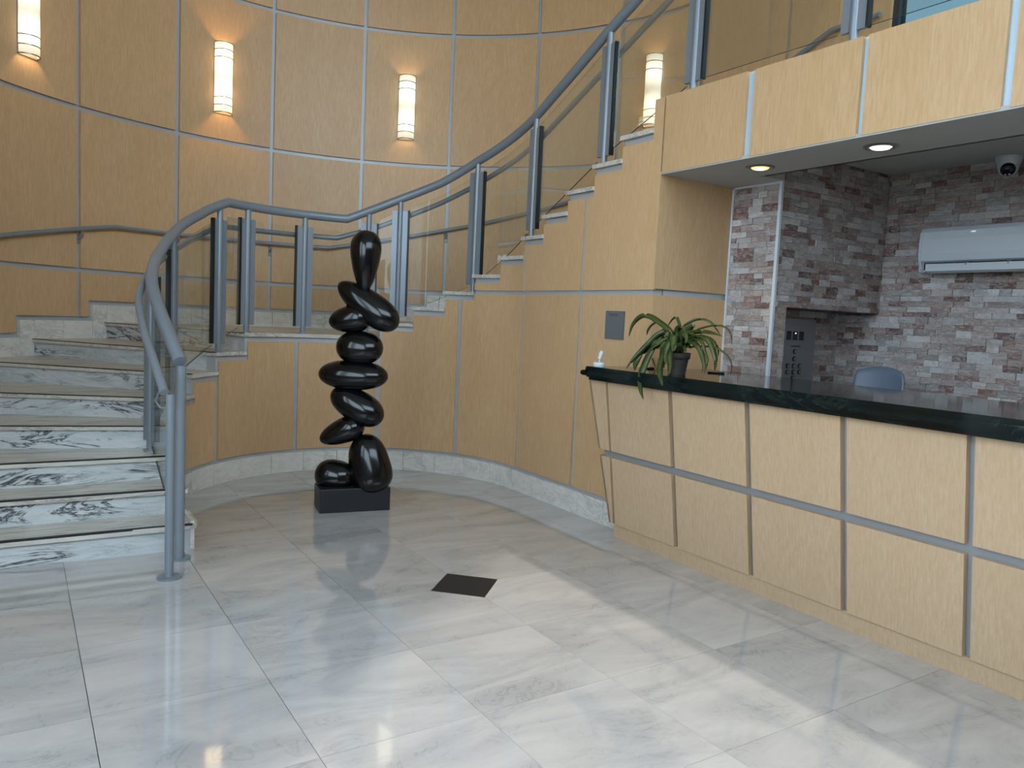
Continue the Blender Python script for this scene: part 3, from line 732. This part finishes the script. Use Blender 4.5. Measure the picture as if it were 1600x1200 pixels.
# ------------------------------------------------------------ sculpture
sc = thing('sculpture', 'tall glossy black sculpture of stacked rounded stones on a low block', 'sculpture', (1.86, 1.15, 0))
e1 = Vector((0.986, -0.168, 0)); e2 = Vector((0.168, 0.986, 0))
b0 = Vector((1.6, 1.105, 0))
m = MB(); P = [b0, b0 + e1 * 0.51, b0 + e1 * 0.51 + e2 * 0.25, b0 + e2 * 0.25]
m.hexa([(p.x, p.y, 0) for p in P] + [(p.x, p.y, 0.172) for p in P]); base = bevel(m.build('base', MPLINTH, sc), 0.004)
PX = 0.00458
CX0 = Vector((1.862, 1.2, 0))
def lobe(u, v, a, b, ang, d, egg=0.0, sq=2.0, dy=0.0):
    """u,v: centre in frame pixels; a,b: half axes in px; ang: tilt; d: half depth in m; egg: taper along the long axis"""
    # centre on the vertical plane through the base, parallel to the picture
    dirv = CR * ((u - 800) / 1207.609) + CU * ((600 - v) / 1207.609) + CF
    C0 = Vector((-0.21448, -4.14788, 1.44815)); nrm = Vector((CF.x, CF.y, 0)).normalized()
    t = (CX0 - C0).dot(nrm) / dirv.dot(nrm); c = C0 + dirv * t + nrm * dy
    A = (CR * math.cos(ang) + CU * math.sin(ang)); B = (-CR * math.sin(ang) + CU * math.cos(ang)); D = nrm
    n1, n2 = 40, 24; vs = []; fs = []
    for i in range(n2 + 1):
        ph = PI * i / n2; x = math.cos(ph); r = math.sin(ph)
        r = (1 - abs(x) ** sq) ** (1 / 2.0)
        r *= 1 + egg * x
        for j in range(n1):
            th = 2 * PI * j / n1
            vs.append(c + A * (x * a * PX) + B * (r * math.cos(th) * b * PX) + D * (r * math.sin(th) * d))
    for i in range(n2):
        for j in range(n1):
            k = (j + 1) % n1; fs.append((i * n1 + j, i * n1 + k, (i + 1) * n1 + k, (i + 1) * n1 + j))
    m = MB(); m.add(vs, fs, True); o = m.build('stone_lobe', MSCULPT, sc)
    bm = bmesh.new(); bm.from_mesh(o.data); bmesh.ops.remove_doubles(bm, verts=bm.verts, dist=1e-5); bmesh.ops.recalc_face_normals(bm, faces=bm.faces); bm.to_mesh(o.data); bm.free()
    for p in o.data.polygons: p.use_smooth = True
R_ = math.radians
lobe(571, 409, 50, 22, R_(88), 0.10, 0.42, 2.6)            # upright drop
lobe(575, 477, 58, 24.5, R_(-37), 0.10, 0.2, 2.4)             # tilted leaf
lobe(547, 498, 34, 22, R_(10), 0.09, 0.22, 2.6)
lobe(562, 543, 37.5, 26.5, R_(-4), 0.11, 0.0, 2.5)
lobe(552, 586, 55.5, 23.5, R_(-3), 0.12, 0.0, 2.5)
lobe(558, 634, 47, 25.5, R_(-30), 0.11, 0.05, 2.5)
lobe(534, 674, 38, 20, R_(22), 0.09, 0.25, 2.5)
lobe(577, 724, 48, 33, R_(102), 0.12, -0.16, 3.2)
lobe(525, 742, 33, 25, R_(-6), 0.11, -0.08, 2.5, -0.02)

# ------------------------------------------------------------ potted plant
pl = thing('potted_plant', 'arching green strap-leaf plant in a brown-grey pot on the counter', 'plant', (3.2, -0.715, 1.157))
m = MB(); m.lathe([(0.052, 0.0), (0.066, 0.088), (0.067, 0.092), (0.075, 0.094), (0.079, 0.132), (0.072, 0.132), (0.069, 0.114)], (3.2, -0.715, 1.157), 28); m.build('pot', MPOT, pl)
m = MB(); m.lathe([(0.069, 0.112), (0.03, 0.118), (0.004, 0.119)], (3.2, -0.715, 1.157), 24); m.build('soil', MSOIL, pl)
LEAVES = [([(3.2, -0.686, 1.349), (3.192, -0.633, 1.42), (3.183, -0.552, 1.467), (3.175, -0.471, 1.5), (3.167, -0.398, 1.498), (3.158, -0.335, 1.444), (3.15, -0.313, 1.365)], 0.03), ([(3.18, -0.693, 1.344), (3.15, -0.664, 1.401), (3.12, -0.626, 1.393), (3.09, -0.584, 1.341), (3.06, -0.536, 1.278), (3.03, -0.5, 1.226), (3.0, -0.472, 1.163)], 0.034), ([(3.17, -0.711, 1.33), (3.136, -0.641, 1.35), (3.102, -0.56, 1.31), (3.068, -0.514, 1.252), (3.034, -0.522, 1.197), (3.0, -0.556, 1.163)], 0.036), ([(3.15, -0.746, 1.327), (3.108, -0.697, 1.357), (3.067, -0.634, 1.299), (3.025, -0.623, 1.215), (2.983, -0.634, 1.128), (2.942, -0.683, 1.06), (2.9, -0.759, 1.009)], 0.032), ([(3.14, -0.77, 1.323), (3.117, -0.72, 1.373), (3.095, -0.704, 1.319), (3.072, -0.717, 1.246), (3.05, -0.762, 1.196)], 0.032), ([(3.12, -0.795, 1.334), (3.097, -0.777, 1.394), (3.073, -0.798, 1.352), (3.05, -0.823, 1.296)], 0.034), ([(3.12, -0.79, 1.324), (3.082, -0.779, 1.346), (3.045, -0.804, 1.276), (3.008, -0.851, 1.213), (2.97, -0.884, 1.166)], 0.026), ([(3.12, -0.776, 1.323), (3.078, -0.745, 1.321), (3.036, -0.749, 1.243), (2.994, -0.782, 1.179), (2.952, -0.84, 1.137), (2.91, -0.9, 1.103)], 0.028), ([(3.27, -0.665, 1.33), (3.286, -0.636, 1.434), (3.302, -0.599, 1.478), (3.318, -0.563, 1.503), (3.334, -0.509, 1.487), (3.35, -0.453, 1.439)], 0.014), ([(3.25, -0.678, 1.33), (3.275, -0.665, 1.434), (3.3, -0.711, 1.481), (3.325, -0.765, 1.498), (3.35, -0.821, 1.481), (3.375, -0.853, 1.439), (3.4, -0.859, 1.409)], 0.014), ([(3.24, -0.702, 1.331), (3.258, -0.783, 1.419), (3.277, -0.842, 1.448), (3.295, -0.906, 1.463), (3.313, -0.971, 1.456), (3.332, -1.007, 1.411), (3.35, -0.999, 1.354)], 0.01), ([(3.22, -0.715, 1.331), (3.215, -0.768, 1.402), (3.21, -0.863, 1.42), (3.205, -0.962, 1.419), (3.2, -1.06, 1.403)], 0.024), ([(3.27, -0.665, 1.335), (3.28, -0.696, 1.411), (3.29, -0.73, 1.452), (3.3, -0.744, 1.448)], 0.034), ([(3.26, -0.683, 1.325), (3.288, -0.693, 1.361), (3.316, -0.763, 1.393), (3.344, -0.836, 1.38), (3.372, -0.872, 1.333), (3.4, -0.858, 1.279)], 0.016), ([(3.22, -0.73, 1.318), (3.233, -0.783, 1.326), (3.247, -0.867, 1.335), (3.26, -0.963, 1.332), (3.273, -1.034, 1.294), (3.287, -1.066, 1.24), (3.3, -1.051, 1.178)], 0.01), ([(3.2, -0.736, 1.322), (3.192, -0.776, 1.349), (3.183, -0.842, 1.357), (3.175, -0.912, 1.318), (3.167, -0.953, 1.264), (3.158, -0.974, 1.223), (3.15, -0.97, 1.185)], 0.022), ([(3.24, -0.702, 1.336), (3.242, -0.77, 1.379), (3.243, -0.853, 1.39), (3.245, -0.924, 1.358), (3.247, -0.966, 1.289), (3.248, -0.978, 1.243), (3.25, -0.972, 1.195)], 0.026), ([(3.21, -0.726, 1.322), (3.208, -0.836, 1.376), (3.206, -0.901, 1.36), (3.204, -0.93, 1.305), (3.202, -0.959, 1.25), (3.2, -0.938, 1.176)], 0.014), ([(3.28, -0.59, 1.356), (3.294, -0.496, 1.439), (3.308, -0.42, 1.473), (3.322, -0.332, 1.445), (3.336, -0.282, 1.401), (3.35, -0.274, 1.361)], 0.01), ([(3.1, -0.803, 1.324), (3.067, -0.781, 1.356), (3.033, -0.781, 1.293), (3.0, -0.822, 1.22)], 0.03), ([(3.25, -0.672, 1.325), (3.238, -0.657, 1.403), (3.225, -0.68, 1.438), (3.212, -0.733, 1.444), (3.2, -0.765, 1.406)], 0.026), ([(3.2, -0.729, 1.322), (3.183, -0.768, 1.382), (3.167, -0.834, 1.408), (3.15, -0.883, 1.405)], 0.03), ([(3.15, -0.766, 1.323), (3.138, -0.794, 1.372), (3.125, -0.823, 1.407), (3.112, -0.864, 1.384), (3.1, -0.873, 1.352)], 0.026), ([(3.26, -0.634, 1.328), (3.282, -0.548, 1.4), (3.305, -0.473, 1.413), (3.328, -0.407, 1.38), (3.35, -0.326, 1.339)], 0.026), ([(3.28, -0.594, 1.316), (3.31, -0.429, 1.349), (3.34, -0.305, 1.269), (3.37, -0.316, 1.216), (3.4, -0.32, 1.158)], 0.012)]
PC = Vector((3.2, -0.72, 1.268))
for i in range(12):                                  # short inner leaves round the crown
    a = 2 * PI * i / 12 + random.uniform(-.2, .2); L_ = random.uniform(0.12, 0.22); h = random.uniform(0.06, 0.13)
    LEAVES.append(([(PC.x + math.cos(a) * L_ * .3, PC.y + math.sin(a) * L_ * .3, PC.z + h * .8), (PC.x + math.cos(a) * L_ * .65, PC.y + math.sin(a) * L_ * .65, PC.z + h), (PC.x + math.cos(a) * L_, PC.y + math.sin(a) * L_, PC.z + h * .45)], random.uniform(.016, .028)))
for pts, w in LEAVES:
    P = catmull([PC + Vector((random.uniform(-.02, .02), random.uniform(-.02, .02), 0))] + [Vector(p) for p in pts[0:]], 5); N = len(P); vs = []; fs = []
    for i, p in enumerate(P):
        t = (P[min(i + 1, N - 1)] - P[max(i - 1, 0)]).normalized(); f = i / (N - 1)
        sd = t.cross(Vector((0, 0, 1)))
        view = (p - Vector((-0.2, -4.1, 1.45))).normalized(); sv = t.cross(view)
        sd = (sd.normalized() * 0.45 + sv.normalized() * (0.55 if sd.dot(sv) > 0 else -0.55)) if sd.length > 0.05 else sv
        sd.normalize(); up = sd.cross(t)
        hw = w * 0.66 * (min(1, 0.35 + 2.6 * f) if f < 0.25 else 1) * (1 - max(0, (f - 0.62) / 0.38) ** 1.7) + 0.0008
        vs += [p - sd * hw + up * 0.18 * hw, p, p + sd * hw + up * 0.18 * hw, p - up * 0.0016]
    for i in range(N - 1):
        a, b = 4 * i, 4 * i + 4
        fs += [(a, a + 1, b + 1, b), (a + 1, a + 2, b + 2, b + 1), (a + 2, a + 3, b + 3, b + 2), (a + 3, a, b, b + 3)]
    m = MB(); m.add(vs, fs, True); m.build('leaf', MLEAF, pl)

# ------------------------------------------------------------ small things on and around the counter
hp = (3.035, -0.165, 1.157)
ph = thing('pen_stand', 'small round white pen stand with tilted holder at the counter end', 'pen stand', hp)
m = MB(); m.lathe([(0.037, 0), (0.039, 0.003), (0.039, 0.025), (0.033, 0.03), (0.004, 0.031)], hp, 28); m.build('base', MPLASTIC, ph)
m = MB(); m.cyl((hp[0], hp[1], 1.187), (hp[0] + 0.003, hp[1] - 0.002, 1.215), 0.0045, 10); m.build('stem', MPLASTIC, ph)
m = MB(); m.tube([(hp[0] + 0.001, hp[1], 1.21), (hp[0] + 0.006, hp[1] - 0.006, 1.24), (hp[0] + 0.010, hp[1] - 0.012, 1.262)], [0.013, 0.0145, 0.012], 14); m.build('holder', MPLASTIC, ph)
def pen(x0, y0, x1, y1, lab):
    t = thing('pen', lab, 'pen', (x0, y0, 1.157)); z = 1.162
    a, b = Vector((x0, y0, z)), Vector((x1, y1, z)); d = b - a
    m = MB(); m.tube([a, a + d * .04, a + d * .96, b], [.002, .005, .005, .004], 10); m.build('barrel', MBLACK, t)
    m = MB(); m.tube([a + d * .62 + Vector((0, 0, .006)), a + d * .97 + Vector((0, 0, .006))], .0018, 6); m.build('clip', MSTEELDK, t)
pen(3.25, -0.32, 3.36, -0.345, 'slim black pen lying on the counter behind the drooping leaves')
pen(3.56, -0.63, 3.62, -0.72, 'slim black pen lying on the counter just right of the plant pot')

pq = thing('wall_sign', 'small square grey metal plaque on the wood panel above the counter', 'sign', (3.342, 0.057, 1.336))
box_obj('plate', (3.334, -0.044, 1.336), (3.3425, 0.158, 1.534), MPLAQUE, pq)
for z, y0, y1 in ((1.512, 0.02, 0.125), (1.503, 0.02, 0.115)): box_obj('text_line', (3.3335, y0, z - 0.0022), (3.3342, y1, z + 0.0022), MINK, pq)
box_obj('rim', (3.3335, -0.044, 1.531), (3.3342, 0.158, 1.534), MINK, pq); box_obj('rim', (3.3335, -0.044, 1.336), (3.3342, -0.041, 1.531), MINK, pq)

# air conditioner
ac = thing('air_conditioner', 'white split air conditioner high on the stone wall', 'air conditioner', (5.24, -1.55, 1.88))
X1 = 5.244
def ac_prof(): return [(X1, 1.905), (5.12, 1.90), (5.075, 1.925), (5.055, 1.96), (5.045, 2.02), (5.046, 2.12), (5.055, 2.17), (5.08, 2.197), (5.12, 2.205), (X1, 2.205)]
def yprism(name, prof, y0, y1, mat, par):
    n = len(prof); m = MB(); vs = [(x, y0, z) for x, z in prof] + [(x, y1, z) for x, z in prof]
    m.add(vs, [tuple(range(n)), tuple(reversed(range(n, 2 * n)))] + [(i, (i + 1) % n, n + (i + 1) % n, n + i) for i in range(n)]); return m.build(name, mat, par)
bevel(yprism('body', [(X1, 1.905), (5.10, 1.905), (5.085, 1.965), (5.06, 1.972), (5.046, 2.02), (5.046, 2.12), (5.055, 2.17), (5.08, 2.197), (5.12, 2.205), (X1, 2.205)], -1.115, -1.995, MPLASTIC, ac), 0.006)
for y in (-1.098, -2.0): yprism('end_cap', [(X1, 1.90), (5.12, 1.90), (5.085, 1.925), (5.06, 1.97), (5.048, 2.02), (5.048, 2.12), (5.057, 2.17), (5.08, 2.195), (5.12, 2.203), (X1, 2.203)], y, y - 0.018, MPLASTIC, ac)
yprism('air_outlet', [(5.09, 1.915), (5.084, 1.964), (5.082, 1.962), (5.088, 1.915)], -1.125, -1.99, MDARK, ac)
yprism('louvre', [(5.10, 1.892), (5.052, 1.905), (5.048, 1.953), (5.054, 1.953), (5.058, 1.91), (5.10, 1.90)], -1.155, -1.985, MPLASTIC, ac)
for y in (-1.42, -1.68): box_obj('louvre_pin', (5.046, y - 0.006, 1.94), (5.085, y, 1.963), MGREYPL, ac)
box_obj('badge', (5.0445, -1.47, 2.153), (5.0465, -1.44, 2.158), emit('badge_glow_white', (1, 1, 1, 1), 1.0), ac)  # logo badge is no lamp; its brightness is added as emission

# security camera under the ceiling
sc_ = thing('security_camera', 'white dome security camera hanging from the ceiling above the air conditioner', 'camera', (5.16, -1.575, 2.63))
m = MB(); m.lathe([(0.078, 0.0), (0.078, -0.012), (0.066, -0.05), (0.06, -0.065)], (5.16, -1.575, 2.63), 28); m.build('mount', MPLASTIC, sc_)
def ball(name, c, r, mat, par, z0=-1.0, z1=1.0, d=(0, 0, -1)):
    m = MB(); d = Vector(d).normalized(); a = d.orthogonal().normalized(); b = d.cross(a); vs = []; fs = []; n = 24; k = 12
    for i in range(k + 1):
        h = z0 + (z1 - z0) * i / k; rr = math.sqrt(max(0, 1 - h * h)) + 1e-4
        vs += [Vector(c) + d * h * r + (a * math.cos(2 * PI * j / n) + b * math.sin(2 * PI * j / n)) * rr * r for j in range(n)]
    for i in range(k): fs += [(i * n + j, i * n + (j + 1) % n, (i + 1) * n + (j + 1) % n, (i + 1) * n + j) for j in range(n)]
    fs += [tuple(reversed(range(n))), tuple(range(k * n, k * n + n))]
    m.add(vs, fs, True); return m.build(name, mat, par)
look = Vector((-0.75, -0.35, -0.45))
ball('eye_ball', (5.155, -1.577, 2.565), 0.06, MPLASTIC, sc_)
ball('lens_window', (5.155, -1.577, 2.565), 0.0625, MDARK, sc_, 0.72, 1.0, look)
for dz in (-0.012, 0.012):
    q = Vector((5.155, -1.577, 2.565)) + look.normalized() * 0.060 + Vector((0, dz, -0.028)); ball('infrared_led', q, 0.006, MPLASTIC, sc_)

# elevator control panel in the passage
ep = thing('elevator_control_panel', 'brushed steel elevator control panel in the stone passage behind the desk', 'control panel', (4.785, -0.385, 0.8))
box_obj('plate', (4.602, -0.39, 0.8), (4.967, -0.37, 1.546), MSTEEL, ep)
for x in (4.655, 4.727, 4.80): box_obj('display', (x - 0.027, -0.392, 1.386), (x + 0.027, -0.388, 1.452), MDARK, ep)
def button(x, z):
    m = MB(); m.tube([(x, -0.389, z), (x, -0.396, z)], 0.019, 18); b = m.build('button', MSTEELDK, ep)
    m = MB(); m.tube([(x, -0.395, z), (x, -0.399, z)], 0.013, 16); m.build('button_cap', MSTEEL, b)
for x, z in ((4.735, 1.30), (4.735, 1.245)): button(x, z)
for z in (1.19, 1.145):
    for x in (4.665, 4.735, 4.805): button(x, z)
button(4.735, 1.10)
box_obj('label_strip', (4.69, -0.3905, 1.335), (4.80, -0.3895, 1.345), MINK, ep)
ball('indicator', (4.728, -0.393, 1.437), 0.005, emit('indicator_lamp', (1, 0.95, 0.9, 1), 3.0), ep)

# office chair behind the counter
oc = thing('office_chair', 'blue-grey plastic office chair behind the counter, only its backrest showing', 'chair', (4.55, -1.12, 0))
def shell(name, cx, yc, w, z0, z1, par, mat, bow=0.05):
    n, k = 16, 10; vs = []; fs = []
    for side in (0, 1):
        for i in range(k + 1):
            f = i / k; z = z0 + (z1 - z0) * f
            hw = w / 2 * (1 - 0.10 * max(0, (f - 0.75) / 0.25) ** 2 - 0.12 * max(0, (0.3 - f) / 0.3) ** 2)
            for j in range(n + 1):
                g = -1 + 2 * j / n; drop = 0.035 * max(0, (f - 0.6) / 0.4) * g ** 2 
                x = cx + bow * (1 - g * g) * 0.9 - 0.05 + side * 0.012
                vs.append((x + 0.05 * f, yc + g * hw, z - drop))
    M = (k + 1) * (n + 1)
    for i in range(k):
        for j in range(n):
            a = i * (n + 1) + j; q = (a, a + 1, a + n + 2, a + n + 1); fs += [q, tuple(reversed([t + M for t in q]))]
    for i in range(k):
        for j in (0, n):
            a = i * (n + 1) + j; fs.append((a, a + n + 1, a + n + 1 + M, a + M))
    for j in range(n):
        for i in (0, k):
            a = i * (n + 1) + j; fs.append((a, a + 1, a + 1 + M, a + M))
    m = MB(); m.add(vs, fs, True); return m.build(name, mat, par)
shell('backrest', 4.60, -1.165, 0.36, 0.72, 1.245, oc, MGREYPL)
m = MB(); m.prism([(4.30 + 0.2 * math.cos(2 * PI * i / 24) * 1.05, -1.165 + 0.22 * math.sin(2 * PI * i / 24)) for i in range(24)], 0.50, 0.56); bevel(m.build('seat', MGREYPL, oc), 0.02)
m = MB(); m.tube([(4.40, -1.165, 0.50), (4.56, -1.165, 0.50), (4.62, -1.165, 0.60), (4.625, -1.165, 0.80)], 0.02, 10); m.build('back_support', MBLACK, oc)
m = MB(); m.cyl((4.30, -1.165, 0.08), (4.30, -1.165, 0.50), 0.025, 14); m.build('gas_lift', MBLACK, oc)
for i in range(5):
    a = 2 * PI * i / 5 + 0.3; q = Vector((4.30 + 0.27 * math.cos(a), -1.165 + 0.27 * math.sin(a), 0.07))
    m = MB(); m.tube([(4.30, -1.165, 0.10), q], [0.022, 0.014], 8); l = m.build('leg', MBLACK, oc)
    m = MB(); m.tube([(q.x, q.y - 0.012, 0.027), (q.x, q.y + 0.012, 0.027)], 0.027, 14); m.build('castor', MBLACK, l)
# monitor on the work surface
mo = thing('monitor', 'thin black monitor top edge showing above the counter behind the plant', 'monitor', (3.95, -0.66, 0.74))
m = MB(); m.obox((3.93, -0.66, 1.0), (0.012, 0, 0), (0, 0.17, 0), (0, 0, 0.15)); bevel(m.build('screen', MBLACK, mo), 0.004)
m = MB(); m.cyl((3.95, -0.66, 0.75), (3.95, -0.66, 0.98), 0.015, 12); m.build('stand', MBLACK, mo)
m = MB(); m.lathe([(0.1, 0), (0.1, 0.008), (0.03, 0.014)], (3.93, -0.66, 0.74), 24); m.build('foot', MBLACK, mo)
